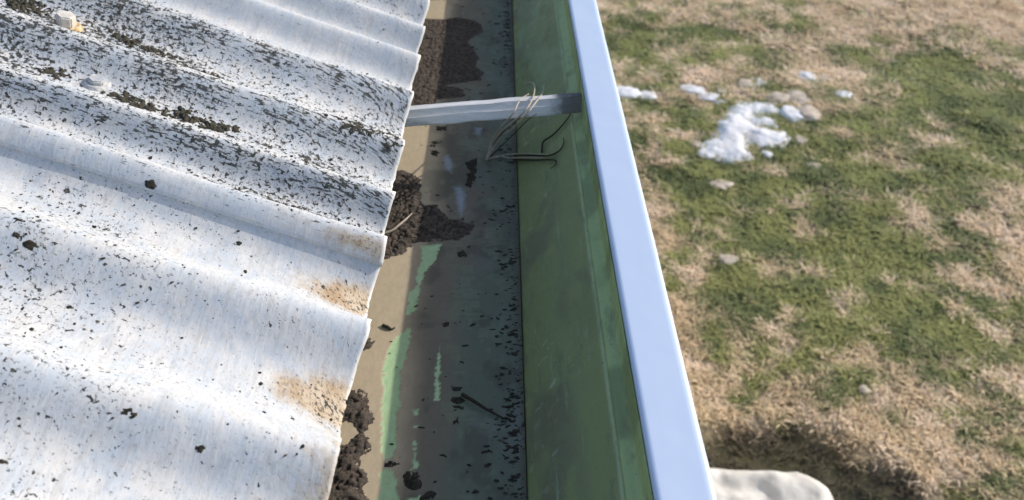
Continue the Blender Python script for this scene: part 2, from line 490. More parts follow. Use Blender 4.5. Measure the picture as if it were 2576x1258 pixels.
def make_sheet(name, q0, q1, cr, lift, near, x1=-1.05):
    nq = int((q1-q0)/.0028); nx = int((XE-x1)/.0042)
    X = np.linspace(XE, x1, nx); q = np.linspace(q0, q1, nq)
    XX, QQ = np.meshgrid(X, q, indexing='ij')
    # ragged eaves edge
    rag = (fbm(q*60, q*0+.5, 71 if near else 73, 3)-.5)*.006 + (fbm(q*9, q*0+2.5, 72, 2)-.5)*.006
    XX = XX + rag[None, :]*np.exp(-(XE-XX)/.02) - (.0085*(1-smooth(.30, .72, q)))[None, :]*np.exp(-(XE-XX)/.12)
    PX, YY, ZZ = roof_pt(XX, QQ, cr, lift)
    if not near:
        ZZ = ZZ - .003*np.exp(-(QQ-q0)/.006)
    dq = np.gradient(ZZ, axis=1)/np.gradient(QQ, axis=1)*1.05
    arc = np.cumsum(np.sqrt(1+dq**2)*np.gradient(QQ, axis=1), axis=1)
    V = np.stack([PX, YY, ZZ], -1).reshape(-1, 3)
    sh = np.stack([XX*1.04, arc+(0 if near else 5.), XX*0], -1).reshape(-1, 3)
    d, s, st = roof_attr(XX, QQ, cr, near)
    o = mesh_obj(name, V, gridfaces(nx, nq), MAT_ROOF,
                 attrs={'sheet': ('FLOAT_VECTOR', sh), 'dirt': ('FLOAT', d.ravel()), 'streak': ('FLOAT', s.ravel()), 'stain': ('FLOAT', st.ravel()), 'rim': ('FLOAT', smooth(.0055, .0015, XE-XX+(fbm(QQ*70, XX*0+3, 5, 3)-.5)*.006).ravel())})
    md = o.modifiers.new('thickness', 'SOLIDIFY'); md.thickness = .0065; md.offset = -1
    return o
def fix_up(o):
    me = o.data
    if me.polygons[0].normal.z < 0:
        me.flip_normals()
near_sheet = make_sheet('corrugated_roof_sheet', -.35, .745, CR_N, 0., True); fix_up(near_sheet)
far_sheet = make_sheet('corrugated_roof_sheet', LAPQ, 2.5, CR_F, .0085, False); fix_up(far_sheet)
tag(near_sheet, 'cleaner white corrugated cement sheet nearest the viewer, with ochre stains at its eaves edge', 'roof sheet', 'corrugated roof sheets')
tag(far_sheet, 'corrugated cement sheet thick with black lichen, lapped over the cleaner one and holding two bolts', 'roof sheet', 'corrugated roof sheets')

def roof_hit(u, v):
    d = ray(u, v); t = .3
    while t < 4:
        p = Vector((0, 0, CZ))+d*t
        X = p.x; 
        for _ in range(3):
            q = p.y+KS*(X-XE); cr, lift = (CR_F, .0085) if q > LAPQ else (CR_N, 0.)
            r = float(rise(q, cr, max(XE-X, 0)))+lift; X = p.x-r*NS
        if X < XE+.0001 and p.z < float(roof_pt(X, q, cr, lift)[2]): return Vector((X, p.y, p.z)), q
        t += .0012
    return Vector((X, p.y, p.z)), q

# lichen / moss cushions growing in the valleys
def roof_patch(name, u0, v0, u1, v1, wq, hgt, seed, label, group='moss clumps on the roof', mat=MAT_MOSS):
    a, qa = roof_hit(u0, v0); b, qb = roof_hit(u1, v1)
    L = abs(b.x-a.x)/2+.004; cx = (a.x+b.x)/2; cq = (qa+qb)/2
    near = cq < LAPQ
    cr, lift = (CR_N, 0.) if near else (CR_F, .0085)
    nx = max(14, int(2*L*1.4/.0011)); nq = max(12, int(2*wq*1.4/.0011))
    X, Q = np.meshgrid(np.linspace(cx-L*1.4, cx+L*1.4, nx), np.linspace(cq-wq*1.4, cq+wq*1.4, nq), indexing='ij')
    r = np.hypot((X-cx)/L, (Q-cq)/wq)
    body = .75-r**1.3 + (fbm(X*60, Q*110, seed, 4)-.5)*3.2
    grain = (fbm(X*260, Q*330, seed+5, 3)-.46)
    h = hgt*.55*(np.clip(body, -.8, .8)*.45 + grain*2.4) - .0003
    h = np.where(body < -.30, -.003, h)
    x_, y_, z_ = roof_pt(X, Q, cr, lift+h)
    V = np.stack([x_, y_, z_], -1).reshape(-1, 3)
    F = gridfaces(nx, nq, (h > -.0001).ravel())
    if len(F) < 4: return
    V, F, _ = compact(V, F)
    o = mesh_obj(name, V, F, mat); fix_up(o)
    reloc(o, [float(k_) for k_ in roof_pt(cx, cq, cr, lift)])
    tag(o, label, 'moss', group)
MOSS = [
 (40,0,95,32,.020,.009,'moss clump at the very top left, up the slope from the rusty bolt'),
 (112,175,160,190,.012,.006,'small dark moss clump up the slope from the grey capped bolt'),
 (300,88,345,112,.013,.008,'brownish moss clump nearest below the rusty bolt in its valley'),
 (372,118,432,150,.011,.006,'second moss clump down the valley from the rusty bolt'),
 (488,152,560,200,.016,.007,'dense black moss clump third down the valley from the rusty bolt'),
 (560,190,672,236,.012,.006,'long black moss streak, longest and lowest in the rusty bolt valley'),
 (278,240,420,285,.012,.006,'long black moss clump directly below the grey capped bolt'),
 (436,284,512,318,.014,.010,'thick brown-centred moss cushion, middle of the grey bolt valley'),
 (515,300,590,342,.011,.007,'ragged black moss clump at the low end of the grey bolt valley'),
 (860,300,990,352,.016,.004,'crusty lichen mat on the sheet edge just above the strut end'),
 (880,440,965,488,.014,.0035,'crusty lichen mat on the sheet edge below the strut'),
]
for i, (u0, v0, u1, v1, wq, hg, lb) in enumerate(MOSS):
    roof_patch('moss_clump', u0, v0, u1, v1, wq, hg, 200+i*7, lb)
CR = [(300,1125,8,'single blocky black lichen crumb low on the clean sheet'),(43,550,12,'ragged dark lichen crumb on the clean sheet near the left picture edge'),
      (72,618,10,'dark oval lichen crumb below the ragged one on the clean sheet'),(38,592,9,'flat grey-black lichen flake at left between two dark crumbs'),
      (378,464,9,'small black crumb lodged on the lap between the two sheets'),(510,1130,8,'dark crumb low on the clean sheet right of the blocky one'),
      (598,612,9,'little branching black crumb in the middle of the clean sheet'),(10,1160,12,'black crumb cluster at the bottom left of the clean sheet'),
      (330,1038,8,'black crumb in the shaded groove of the clean sheet')]
for i, (u, v, s, lb) in enumerate(CR):
    roof_patch('lichen_crumb', u-s*.6, v-2, u+s*.6, v+2, .0032, .0030, 500+i*3, lb, 'lichen crumbs on the clean sheet', MAT_CRUMB)

# loose grains: stuff
def grains(name, pts, r0, r1, mat, label, cat, el=1.):
    Vs = []; Fs = []; base = 0
    ico = bmesh.new(); bmesh.ops.create_icosphere(ico, subdivisions=1, radius=1)
    iv = np.array([v.co[:] for v in ico.verts]); jf = np.array([[v.index for v in f.verts] for f in ico.faces]); ico.free()
    for p in pts:
        r = RNG.uniform(r0, r1)*(.6+RNG.random()**2)
        sc = RNG.uniform(.6, 1.5, 3)*r; sc[2] *= .32
        sc[0] *= el; sc[1] /= el**.5; a = RNG.uniform(0, 6.28) if el == 1 else RNG.normal(0, .3); ca, sa = math.cos(a), math.sin(a)
        w = iv*RNG.uniform(.75, 1.25, (len(iv), 1))*sc
        w = np.stack([w[:, 0]*ca-w[:, 1]*sa, w[:, 0]*sa+w[:, 1]*ca, w[:, 2]], -1)
        Vs.append(w+np.array(p)); Fs.append(jf+base); base += len(iv)
    o = mesh_obj(name, np.vstack(Vs), np.vstack(Fs), mat, smooth_=False)
    tag(o, label, cat, kind='stuff'); return o
pts = []
while len(pts) < 1100:
    X = RNG.uniform(-.85, XE-.004); q = RNG.uniform(.1, 1.7)
    near = q < LAPQ
    cr, lift = (CR_N, 0.) if near else (CR_F, .0085)
    d, s, st = roof_attr(np.array([X]), np.array([q]), cr, near)
    if RNG.random() < max(0, d[0]-.02)**1.5*1.1:
        pts.append(tuple(float(k_) for k_ in roof_pt(X, q, cr, lift+.0003)))
grains('lichen_specks', pts, .0009, .0021, MAT_CRUMB, 'fine black lichen grains scattered over the roof sheets', 'lichen')

# bolts in the far sheet
def bolt(u, v, mat, matb, h, r, label, washer=True):
    p, q = roof_hit(u, v)
    p = Vector([float(k_) for k_ in roof_pt(p.x, q, CR_F, .0085)]); z = p.z
    nrm = Vector((TP, 0.0, 1)).normalized()
    rot = nrm.to_track_quat('Z', 'Y')
    def place(bm): bmesh.ops.rotate(bm, verts=bm.verts, cent=(0, 0, 0), matrix=rot.to_matrix()); bmesh.ops.translate(bm, verts=bm.verts, vec=(p.x, p.y, z))
    bm = bmesh.new(); bmesh.ops.create_cone(bm, cap_ends=True, segments=6, radius1=r, radius2=r*.98, depth=h)
    bmesh.ops.rotate(bm, verts=bm.verts, cent=(0, 0, 0), matrix=__import__('mathutils').Matrix.Rotation(.35, 3, 'Z'))
    bmesh.ops.translate(bm, verts=bm.verts, vec=(0, 0, h/2+.003))
    top = max(bm.faces, key=lambda f: f.calc_center_median().z)
    bmesh.ops.bevel(bm, geom=list(bm.edges), offset=r*.13, segments=2, affect='EDGES')
    place(bm); o = bm_obj('bolt', bm, mat, far_sheet, False); o['label'] = label
    bm = bmesh.new(); bmesh.ops.create_cone(bm, cap_ends=True, segments=28, radius1=r*1.55, radius2=r*1.25, depth=.005)
    bmesh.ops.translate(bm, verts=bm.verts, vec=(0, 0, .0015))
    for vv in bm.verts: vv.co.x += .0004*math.sin(vv.co.y*900)
    place(bm); bm_obj('washer', bm, matb, o, False)
    return o
bolt(168, 68, MAT_BOLT, MAT_RUST, .017, .0140, 'white hexagonal bolt head on a rusty washer')
bolt(245, 212, MAT_BOLTG, MAT_BOLTG, .007, .0125, 'low grey weathered bolt cap')

# ------------------------------------------------------------------ gutter
HF = .770
Y0, Y1 = -.6, 3.4
gut = empty('gutter', (0, 0, CZ-HF))
tag(gut, 'green painted metal rain gutter with silt floor and pale blue folded lip', 'gutter')
def gpoly(pts, H=HF): return [tuple(flat(u, v, H).xy) for u, v in pts]
PAINT = [
 [(1036,820),(1034,845),(1020,905),(1008,940),(1008,1032),(1000,1040),(998,1138),(990,1155),(965,1155),(957,1140),(957,1072),(963,972),(961,922),(974,878),(1005,838)],
 [(966,1177),(985,1177),(998,1205),(1005,1258),(1010,1320),(945,1320),(950,1240),(955,1195)],
 [(1058,619),(1112,614),(1098,652),(1072,682),(1060,719),(1045,786),(1022,790),(1027,739),(1052,715),(1045,700),(1060,655)],
 [(1106,868),(1111,900),(1108,950),(1110,1008),(1091,1012),(1092,960),(1099,900)],
 [(1036,1030),(1055,1030),(1052,1045),(1036,1042)],[(1040,1060),(1054,1070),(1045,1080),(1038,1072)],
 [(1040,1110),(1050,1105),(1048,1180),(1036,1182),(1036,1160)],[(1040,1160),(1056,1160),(1054,1180),(1038,1180)],
 [(1015,1252),(1060,1245),(1070,1300),(1010,1300)],
]
BLUE = [[(1142,470),(1160,468),(1172,490),(1168,520),(1160,545),(1152,520)],[(1112,395),(1130,390),(1140,415),(1135,435),(1120,425)],[(1195,320),(1212,322),(1208,340),(1196,338)]]
nx, ny = 190, 1250
xs = np.linspace(-.30, .0224, nx); ys = np.linspace(Y0, Y1, ny)
X, Y = np.meshgrid(xs, ys, indexing='ij')
cornerd = .0224-X
Z = CZ-HF + .0035*np.exp(-(cornerd/.006)) + (fbm(X*14, Y*9, 20, 3)-.5)*.0022
silt = np.array([.50, .405, .28]); silt_shaded = np.array([.185, .16, .122]); gry = np.array([.145, .165, .122]); blue = np.array([.18, .185, .16])
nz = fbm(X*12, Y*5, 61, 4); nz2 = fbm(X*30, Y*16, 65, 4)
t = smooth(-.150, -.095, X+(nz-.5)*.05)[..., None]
c = silt*(1-t)+silt_shaded*t  # silt colour darkened where the lip's shadow falls
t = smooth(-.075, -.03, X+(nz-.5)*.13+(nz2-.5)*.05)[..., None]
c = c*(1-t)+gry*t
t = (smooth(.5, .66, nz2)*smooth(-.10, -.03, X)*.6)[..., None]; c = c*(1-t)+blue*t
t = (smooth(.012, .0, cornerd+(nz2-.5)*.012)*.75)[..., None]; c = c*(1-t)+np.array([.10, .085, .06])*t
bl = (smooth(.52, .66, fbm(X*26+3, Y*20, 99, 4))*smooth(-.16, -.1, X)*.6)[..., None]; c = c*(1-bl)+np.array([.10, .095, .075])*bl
bare = np.zeros(X.shape)
wig = (fbm(X*150, Y*420, 33, 4)-.5)*.009-.0012
for P in PAINT:
    d = pdist(X, Y, gpoly(P))+wig
    k = smooth(-.0008, .0008, d); bare = np.maximum(bare, k)
for P in BLUE:
    d = pdist(X, Y, gpoly(P))+wig
    k = (smooth(-.006, .006, d)*.6)[..., None]; c = c*(1-k)+np.array([.40, .48, .58])*k
# pale brushed scuffs of old paint in the shaded part
scf = fbm(X*70, Y*330, 91, 4)*smooth(.40, .62, fbm(X*45, Y*30, 95, 4))*1.15
k = (smooth(.42, .58, scf)*smooth(-.12, -.05, X)*(1-smooth(-.01, .01, X))*.20)[..., None]; c = c*(1-k)+np.array([.28, .36, .22])*k
k = bare[..., None]; c = c*(1-k)+np.array([.44, .61, .34])*k
Z = Z-bare*.0006
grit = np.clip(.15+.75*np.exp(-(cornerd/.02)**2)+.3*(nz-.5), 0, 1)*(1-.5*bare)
V = np.stack([X, Y, Z-(CZ-HF)], -1).reshape(-1, 3)
C = np.concatenate([c, np.ones(c.shape[:2]+(1,))], -1).reshape(-1, 4)
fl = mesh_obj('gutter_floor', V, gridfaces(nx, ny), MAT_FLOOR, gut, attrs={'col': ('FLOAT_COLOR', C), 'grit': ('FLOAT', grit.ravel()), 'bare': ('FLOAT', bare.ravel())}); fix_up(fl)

def sweep(name, prof, mat, colf=None, dent=0., ystep=.006, thick=.0012, ins=6, attrs=True):
    P = []
    for (x0, h0), (x1, h1) in zip(prof[:-1], prof[1:]):
        n = max(1, int(math.hypot(x1-x0, h1-h0)/.0035)) if ins else 1
        for k in range(n): P.append((x0+(x1-x0)*k/n, h0+(h1-h0)*k/n))
    P.append(prof[-1]); P = np.array(P)
    ny = int((Y1-Y0)/ystep); ys = np.linspace(Y0, Y1, ny)
    PX, YY = np.meshgrid(P[:, 0], ys, indexing='ij'); PH, _ = np.meshgrid(P[:, 1], ys, indexing='ij')
    if dent:
        r = np.linspace(0, 1, len(P))[:, None]
        w = np.sin(np.pi*r)**.5
        b = ((fbm(PX*26+YY*14, YY*22, 44, 3)-.5)*dent + (fbm(YY*2.5, PX*3, 45, 2)-.5)*dent*1.0)*w
        PX = PX+b*.6; PH = PH-b*.6
    V = np.stack([PX, YY, HF-PH], -1).reshape(-1, 3)
    at = None
    if colf is not None:
        c = colf(PX, YY, PH); at = {'low': ('FLOAT', (smooth(.69, .73, PH)*smooth(.4, .6, fbm(PX*9, YY*8, 12, 3))).ravel()), 'col': ('FLOAT_COLOR', np.concatenate([c, np.ones(c.shape[:2]+(1,))], -1).reshape(-1, 4))}
    o = mesh_obj(name, V, gridfaces(len(P), ny), mat, gut, attrs=at); fix_up(o)
    md = o.modifiers.new('thickness', 'SOLIDIFY'); md.thickness = thick; md.offset = -1
    return o
def green_col(X, Y, H):
    g = np.array([.215, .25, .105]); c = np.broadcast_to(g, X.shape+(3,)).copy()
    lower = smooth(.71, .735, H)
    st = (smooth(.50, .64, fbm(X*20, Y*9, 81, 4))*smooth(.70, .73, H)*.7)[..., None]
    c = c*(1-st)+np.array([.15, .135, .095])*st
    lt = (smooth(.55, .7, fbm(X*18+5, Y*5, 83, 4))*.5)[..., None]; c = c*(1-lt)+np.array([.22, .30, .165])*lt
    ru = (smooth(.764, .769, H)*.9)[..., None]; c = c*(1-ru)+np.array([.075, .055, .03])*ru
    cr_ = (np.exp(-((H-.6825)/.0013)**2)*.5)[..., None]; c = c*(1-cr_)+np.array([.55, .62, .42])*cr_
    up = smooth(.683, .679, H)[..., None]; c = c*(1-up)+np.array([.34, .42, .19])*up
    dk = (smooth(.58, .68, fbm(X*10, Y*7+4, 87, 3))*.5)[..., None]; c = c*(1-dk*.5)+np.array([.13, .15, .075])*dk*.5
    return c
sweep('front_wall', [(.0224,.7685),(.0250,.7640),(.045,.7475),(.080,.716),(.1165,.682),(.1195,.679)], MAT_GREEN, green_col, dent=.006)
sweep('inner_ledge', [(.1188,.6786),(.121,.6765),(.1335,.668),(.1345,.664),(.1347,.630)], MAT_GREEN, lambda X, Y, H: np.broadcast_to(np.array([.34, .43, .20]), X.shape+(3,))*(1-.35*smooth(.56,.66,fbm(X*12, Y*11, 85, 3)))[..., None], dent=.0015)
sweep('rolled_lip', [(.1372,.6285),(.1368,.622),(.1382,.6203),(.187,.6200),(.1905,.6212),(.1918,.6245),(.1918,.648),(.188,.652)], MAT_LIP, None, dent=.0011, thick=.0014)
sweep('outer_wall', [(.1895,.650),(.1885,.690),(.16,.73),(.06,.79),(.03,.80),(-.33,.80),(-.335,.70)], MAT_GREEN, lambda X, Y, H: np.broadcast_to(np.array([.20, .28, .17]), X.shape+(3,)), thick=.001)
sweep('back_wall', [(-.298,.772),(-.300,.70),(-.300,.655)], MAT_GREEN, lambda X, Y, H: np.broadcast_to(np.array([.14, .2, .12]), X.shape+(3,)), thick=.001)

# fascia and house wall under the roof
def box(name, x0, x1, y0, y1, z0, z1, mat, bev=.003):
    bm = bmesh.new(); bmesh.ops.create_cube(bm, size=1)
    bmesh.ops.scale(bm, vec=(x1-x0, y1-y0, z1-z0), verts=bm.verts); bmesh.ops.bevel(bm, geom=list(bm.edges), offset=bev, segments=2, affect='EDGES')
    bmesh.ops.translate(bm, verts=bm.verts, vec=((x0+x1)/2, (y0+y1)/2, (z1-z0)/2))
    o = bm_obj(name, bm, mat, None, False); o.location = (0, 0, z0); return o
tag(box('fascia_board', -.365, -.340, -.6, 3.4, 2.30, CZ-.66, MAT_BOARD), 'timber fascia board hidden behind the gutter under the sheets', 'fascia')
tag(box('house_wall', -.62, -.45, -.6, 3.4, -.2, CZ-.66, MAT_WALL, .01), 'pale rendered wall of the building under the roof', 'wall')

# struts across the gutter
def strut(name, A, B, wy, label):
    root = empty(name, A); tag(root, label, 'gutter strut', 'struts bracing the gutter lip')
    A = Vector(A); B = Vector(B)
    n = 60
    prof = [(-.5,0),(-.5,.0045),(-.40,.0060),(-.26,.0046),(-.14,.0062),(.0,.0048),(.06,.0060),(.10,.0030),(.28,-.0055),(.31,-.0048),(.5,-.0165),(.5,-.0195),(.45,-.0190),(.08,.0005),(-.44,.0015),(-.44,0)]
    bm = bmesh.new(); rings = []
    for i in range(n+1):
        t = i/n; P = A.lerp(B, t)-A
        w = wy*(1-.10*t)
        ring = []
        for k, (a, b) in enumerate(prof):
            jy = (vnoise(np.array([t*14.]), np.array([k*1.7]), 3)[0]-.5)*.0016
            ring.append(bm.verts.new((P.x, P.y-a*w+jy, P.z+b+jy*.7)))
        rings.append(ring)
    m_ = len(prof)
    for i in range(n):
        for k in range(m_):
            bm.faces.new((rings[i][k], rings[i][(k+1) % m_], rings[i+1][(k+1) % m_], rings[i+1][k]))
    bm.faces.new(rings[0][::-1]); bm.faces.new(rings[-1])
    bmesh.ops.recalc_face_normals(bm, faces=bm.faces)
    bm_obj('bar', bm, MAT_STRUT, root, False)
    # screw in the dark end and end tab under the lip
    bm = bmesh.new(); bmesh.ops.create_uvsphere(bm, u_segments=12, v_segments=7, radius=.0042)
    bmesh.ops.scale(bm, vec=(1, 1, .55), verts=bm.verts); e = A.lerp(B, .955)-A
    bmesh.ops.translate(bm, verts=bm.verts, vec=(e.x, e.y-.001, e.z+.0060)); bm_obj('screw', bm, MAT_STRUT, root)
    return root
HS = .649
a = flat(1030, 283, HS+.002); b = flat(1450, 249, HS)
d = (a-b)/(a.x-b.x); A = b+d*(-.31-b.x); B = b+d*(.1338-b.x)
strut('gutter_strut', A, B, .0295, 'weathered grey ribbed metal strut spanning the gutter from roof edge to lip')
off = Vector((0, .835, 0))
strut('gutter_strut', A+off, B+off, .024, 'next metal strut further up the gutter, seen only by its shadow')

# ------------------------------------------------------------------ soil heaps on the gutter floor
def heap(name, poly, hgt, seed, label, cat='soil', mat=MAT_SOIL, crack=1., group='soil heaps in the gutter'):
    P = gpoly(poly, HF-hgt*.4)
    px = [p[0] for p in P]; py = [p[1] for p in P]
    st = .0016
    xs = np.arange(max(-.29, min(px)-.006), max(px)+.006, st); ys = np.arange(min(py)-.006, max(py)+.006, st)
    X, Y = np.meshgrid(xs, ys, indexing='ij')
    d = pdist(X, Y, P)+(fbm(X*90, Y*90, seed, 3)-.5)*.010
    body = smooth(-.001, .014, d)
    rdg = np.abs(fbm(X*85, Y*120, seed+3, 3)-.5)*2
    h = hgt*.5*body*(.45+.75*fbm(X*45, Y*60, seed+1, 3)) + crack*.0048*(smooth(.0, .22, rdg)-.8)*smooth(-.0005, .006, d)
    h = np.where(d > -.0006, np.maximum(h, .0004), -.002)
    h = h + (fbm(X*260, Y*260, seed+9, 3)-.5)*.0028*(d > 0)*crack
    V = np.stack([X, Y, CZ-HF+h], -1).reshape(-1, 3)
    F = gridfaces(len(xs), len(ys), (h > 0.0002).ravel())
    V, F, _ = compact(V, F)
    o = mesh_obj(name, V, F, mat); fix_up(o); reloc(o, (sum(px)/len(px), sum(py)/len(py), CZ-HF))
    tag(o, label, cat, group); return o
heap('soil_heap', [(1118,44),(1150,40),(1190,47),(1213,60),(1216,75),(1195,86),(1178,100),(1192,122),(1203,142),(1198,165),(1214,178),(1208,196),(1160,203),(1115,210),(1165,222),(1170,238),(1100,246),(1090,268),(950,268),(1010,44)], .010, 301, 'largest brown soil heap, filling the gutter beyond the strut', crack=.55)
heap('soil_heap', [(985,425),(1012,424),(1035,432),(1058,447),(1055,470),(1062,510),(1100,515),(1130,545),(1190,560),(1190,577),(1150,600),(1050,605),(1038,612),(1005,640),(950,655),(900,640),(900,430)], .008, 311, 'cracked brown soil heap below the strut with a black tongue reaching the gutter middle')
heap('soil_heap', [(862,985),(905,975),(925,985),(930,1015),(940,1050),(925,1078),(908,1085),(890,1062),(840,1060),(820,1000)], .007, 321, 'smaller crumbly soil heap beside the upper end of the pale green strip')
heap('soil_heap', [(800,1125),(868,1112),(905,1085),(925,1100),(935,1125),(905,1140),(900,1150),(918,1180),(930,1205),(912,1225),(930,1258),(915,1330),(700,1330)], .011, 331, 'thick dark brown soil heap at the bottom of the picture against the roof edge')
heap('soil_heap', [(905,850),(930,848),(947,860),(932,875),(905,882)], .004, 341, 'tiny soil crumb heap at the eaves level with the top of the green strip')
heap('soil_heap', [(1020,1190),(1035,1180),(1050,1185),(1058,1205),(1060,1222),(1035,1230),(1018,1215)], .006, 351, 'round dark soil lump in shade right of the lower green strip', mat=MAT_CRUMB)
heap('soil_heap', [(1060,1245),(1082,1232),(1092,1243),(1080,1265),(1060,1268)], .005, 361, 'small dark soil lump at the bottom picture edge in the shade', mat=MAT_CRUMB)
DEB = [([(1137,972),(1160,975),(1158,985),(1140,983)],'thin black debris flake just above the dark twig end'),
       ([(1137,998),(1165,996),(1168,1008),(1150,1016),(1138,1008)],'black debris lump at the upper end of the dark twig'),
       ([(1140,1022),(1162,1020),(1166,1028),(1145,1030)],'flat black debris flake under the twig end lump'),
       ([(1135,1058),(1152,1045),(1158,1052),(1150,1072),(1133,1072)],'ragged black debris lump below the dark twig'),
       ([(968,1158),(992,1156),(1000,1165),(985,1174),(966,1170)],'black debris bridging the gap in the pale green strip'),
       ([(1170,405),(1200,398),(1200,430),(1185,470),(1172,462),(1180,430)],'black debris strip beside the blue smudge under the pine needles'),
       ([(1095,318),(1125,316),(1122,328),(1098,328)],'small black debris flake just below the strut'),
       ([(1080,358),(1115,352),(1105,368),(1082,370)],'black debris flake at the edge of the sunlit silt'),
       ([(1080,376),(1108,378),(1100,392),(1082,388)],'black debris flake under the one at the sunlit silt edge'),
       ([(1115,813),(1128,811),(1127,822),(1114,822)],'single black debris dot mid floor left of centre'),
       ([(1150,634),(1165,630),(1170,640),(1155,644)],'black debris dot below the second soil heap')]
for i, (P, lb) in enumerate(DEB):
    heap('debris_flake', P, .003, 400+i*5, lb, 'debris', MAT_CRUMB, .5, 'black debris flakes on the gutter floor')
pts = []
while len(pts) < 700:
    y = RNG.uniform(.15, 2.0); cl = vnoise(np.array([y*16.]), np.array([.5]), 5)[0]
    if y > 1.15 : cl *= .6
    if RNG.random() > cl**2.0*1.3: continue
    x = .0215-abs(RNG.normal(0, .011+.012*cl)); pts.append((x, y+RNG.normal(0, .002), CZ-HF+.001))
for k in range(170):
    pts.append((RNG.uniform(-.16, .0), RNG.uniform(.2, 2.0), CZ-HF+.0006))
grains('gutter_grit', pts, .0009, .0025, MAT_CRUMB, 'black grit crumbs gathered along the inner corner of the gutter floor', 'grit', 1.9)

# ------------------------------------------------------------------ needles and twigs
def strand(name, pts, r, mat, parent=None, taper=.35):
    s = spline(pts, 6); n = len(s)
    rr = [r*(1-(1-taper)*(i/(n-1))**2) for i in range(n)]
    return bm_obj(name, tube(s, rr), mat, parent)
F_ = HF-.003
nb = flat(1226, 400, F_)
bun = empty('pine_needles', nb); tag(bun, 'bundle of dry tan pine needles leaning over the metal strut', 'pine needles')
def rel(p): return Vector(p)-nb
hs = HS-.011
strand('needle', [rel(nb), rel(flat(1238,352,.745)), rel(flat(1262,318,.70)), rel(flat(1290,286,hs-.001)), rel(flat(1308,252,hs-.004)), rel(flat(1330,236,hs))], .0017, MAT_NEEDLE, bun)
strand('needle', [rel(nb), rel(flat(1246,348,.745)), rel(flat(1284,312,.69)), rel(flat(1316,284,hs)), rel(flat(1338,252,hs-.004)), rel(flat(1345,222,.665)), rel(flat(1338,208,.68)), rel(flat(1316,208,.70))], .0018, MAT_NEEDLE, bun)
strand('needle', [rel(nb), rel(flat(1254,352,.745)), rel(flat(1296,318,.70)), rel(flat(1324,288,hs)), rel(flat(1352,252,hs-.004)), rel(flat(1366,232,.67)), rel(flat(1368,216,.69))], .0017, MAT_NEEDLE, bun)
strand('needle', [rel(nb), rel(flat(1258,393,.765)), rel(flat(1276,389,.764)), rel(flat(1330,387,.735)), rel(flat(1380,389,.70))], .0015, MAT_NEEDLE, bun)
strand('needle', [rel(nb), rel(flat(1258,393,.765)), rel(flat(1278,397,.764)), rel(flat(1330,397,.735)), rel(flat(1370,397,.708))], .0015, MAT_NEEDLE, bun)
strand('sheath', [rel(flat(1223,404,F_)), rel(flat(1229,386,F_-.008)), rel(flat(1236,368,F_-.018))], .0024, MAT_NEEDLE, bun, .8)
def twig(name, pts, r, label, mat=MAT_TWIG, group=None, cat='twig'):
    base = Vector(pts[0]); o = strand(name, [Vector(p)-base for p in pts], r, mat); o.location = base
    tag(o, label, cat, group); return o
def wallp(u, v, lift=.004):
    # point on the sloping front wall
    d_ = ray(u, v); lo, hi = .3, 3.
    x0, h0, x1, h1 = .0224, .7685, .1195, .679
    nx_, nh = -(h0-h1), -(x1-x0)                    # toward the inside (x decreasing, H decreasing)
    L = math.hypot(nx_, nh); nx_ /= L; nh /= L
    a_ = nx_*d_.x + nh*(-d_.z); b_ = nx_*x0+nh*h0 + lift
    t = b_/a_
    return Vector((0, 0, CZ))+d_*t
twig('dark_strand', [wallp(1291,388), wallp(1340,391), wallp(1382,391), wallp(1408,378), wallp(1418,360), wallp(1417,346)], .0017, 'black curled strand beside the lower pine needles, hooked upward', group='dark strands by the pine needles')  # thin dark strands curving over the front wall
twig('dark_strand', [wallp(1291,401), wallp(1340,403), wallp(1380,402), wallp(1397,404), wallp(1398,414), wallp(1384,424)], .0016, 'black straight strand under the hooked one with its tip bent downward', group='dark strands by the pine needles')
twig('dark_strand', [wallp(1363,383), wallp(1364,368), wallp(1368,355), wallp(1390,340), wallp(1412,318), wallp(1430,295), wallp(1440,276,.012)], .0018, 'black thin strand running up to the lip under the strut', group='dark strands by the pine needles')
twig('dark_twig', [flat(1163,992,HF-.004), flat(1190,1008,HF-.007), flat(1225,1030,HF-.006), flat(1268,1053,HF-.004)], .0026, 'straight black twig lying across the floor near the gutter corner')
twig('pale_twig', [flat(952,592,HF-.012), flat(985,580,HF-.014), flat(1005,565,HF-.016), flat(1025,548,HF-.012), flat(1037,536,HF-.010)], .0022, 'pale grey twig lying on the second soil heap in the sun', MAT_NEEDLE)
twig('leaf_scrap', [flat(963,818,HF-.002), flat(975,822,HF-.003), flat(984,828,HF-.002), flat(994,824,HF-.002)], .0024, 'small olive brown twig scrap on the sunlit silt above the green strip', MAT_MOSS)

strand('needle', [rel(nb), rel(flat(1236,372,.76)), rel(flat(1268,330,.735)), rel(flat(1302,300,.70)), rel(flat(1330,290,hs+.006))], .0011, MAT_TWIG, bun)
strand('needle', [rel(nb), rel(flat(1248,380,.762)), rel(flat(1290,340,.735)), rel(flat(1330,300,.69)), rel(flat(1350,286,hs+.006))], .0011, MAT_TWIG, bun)
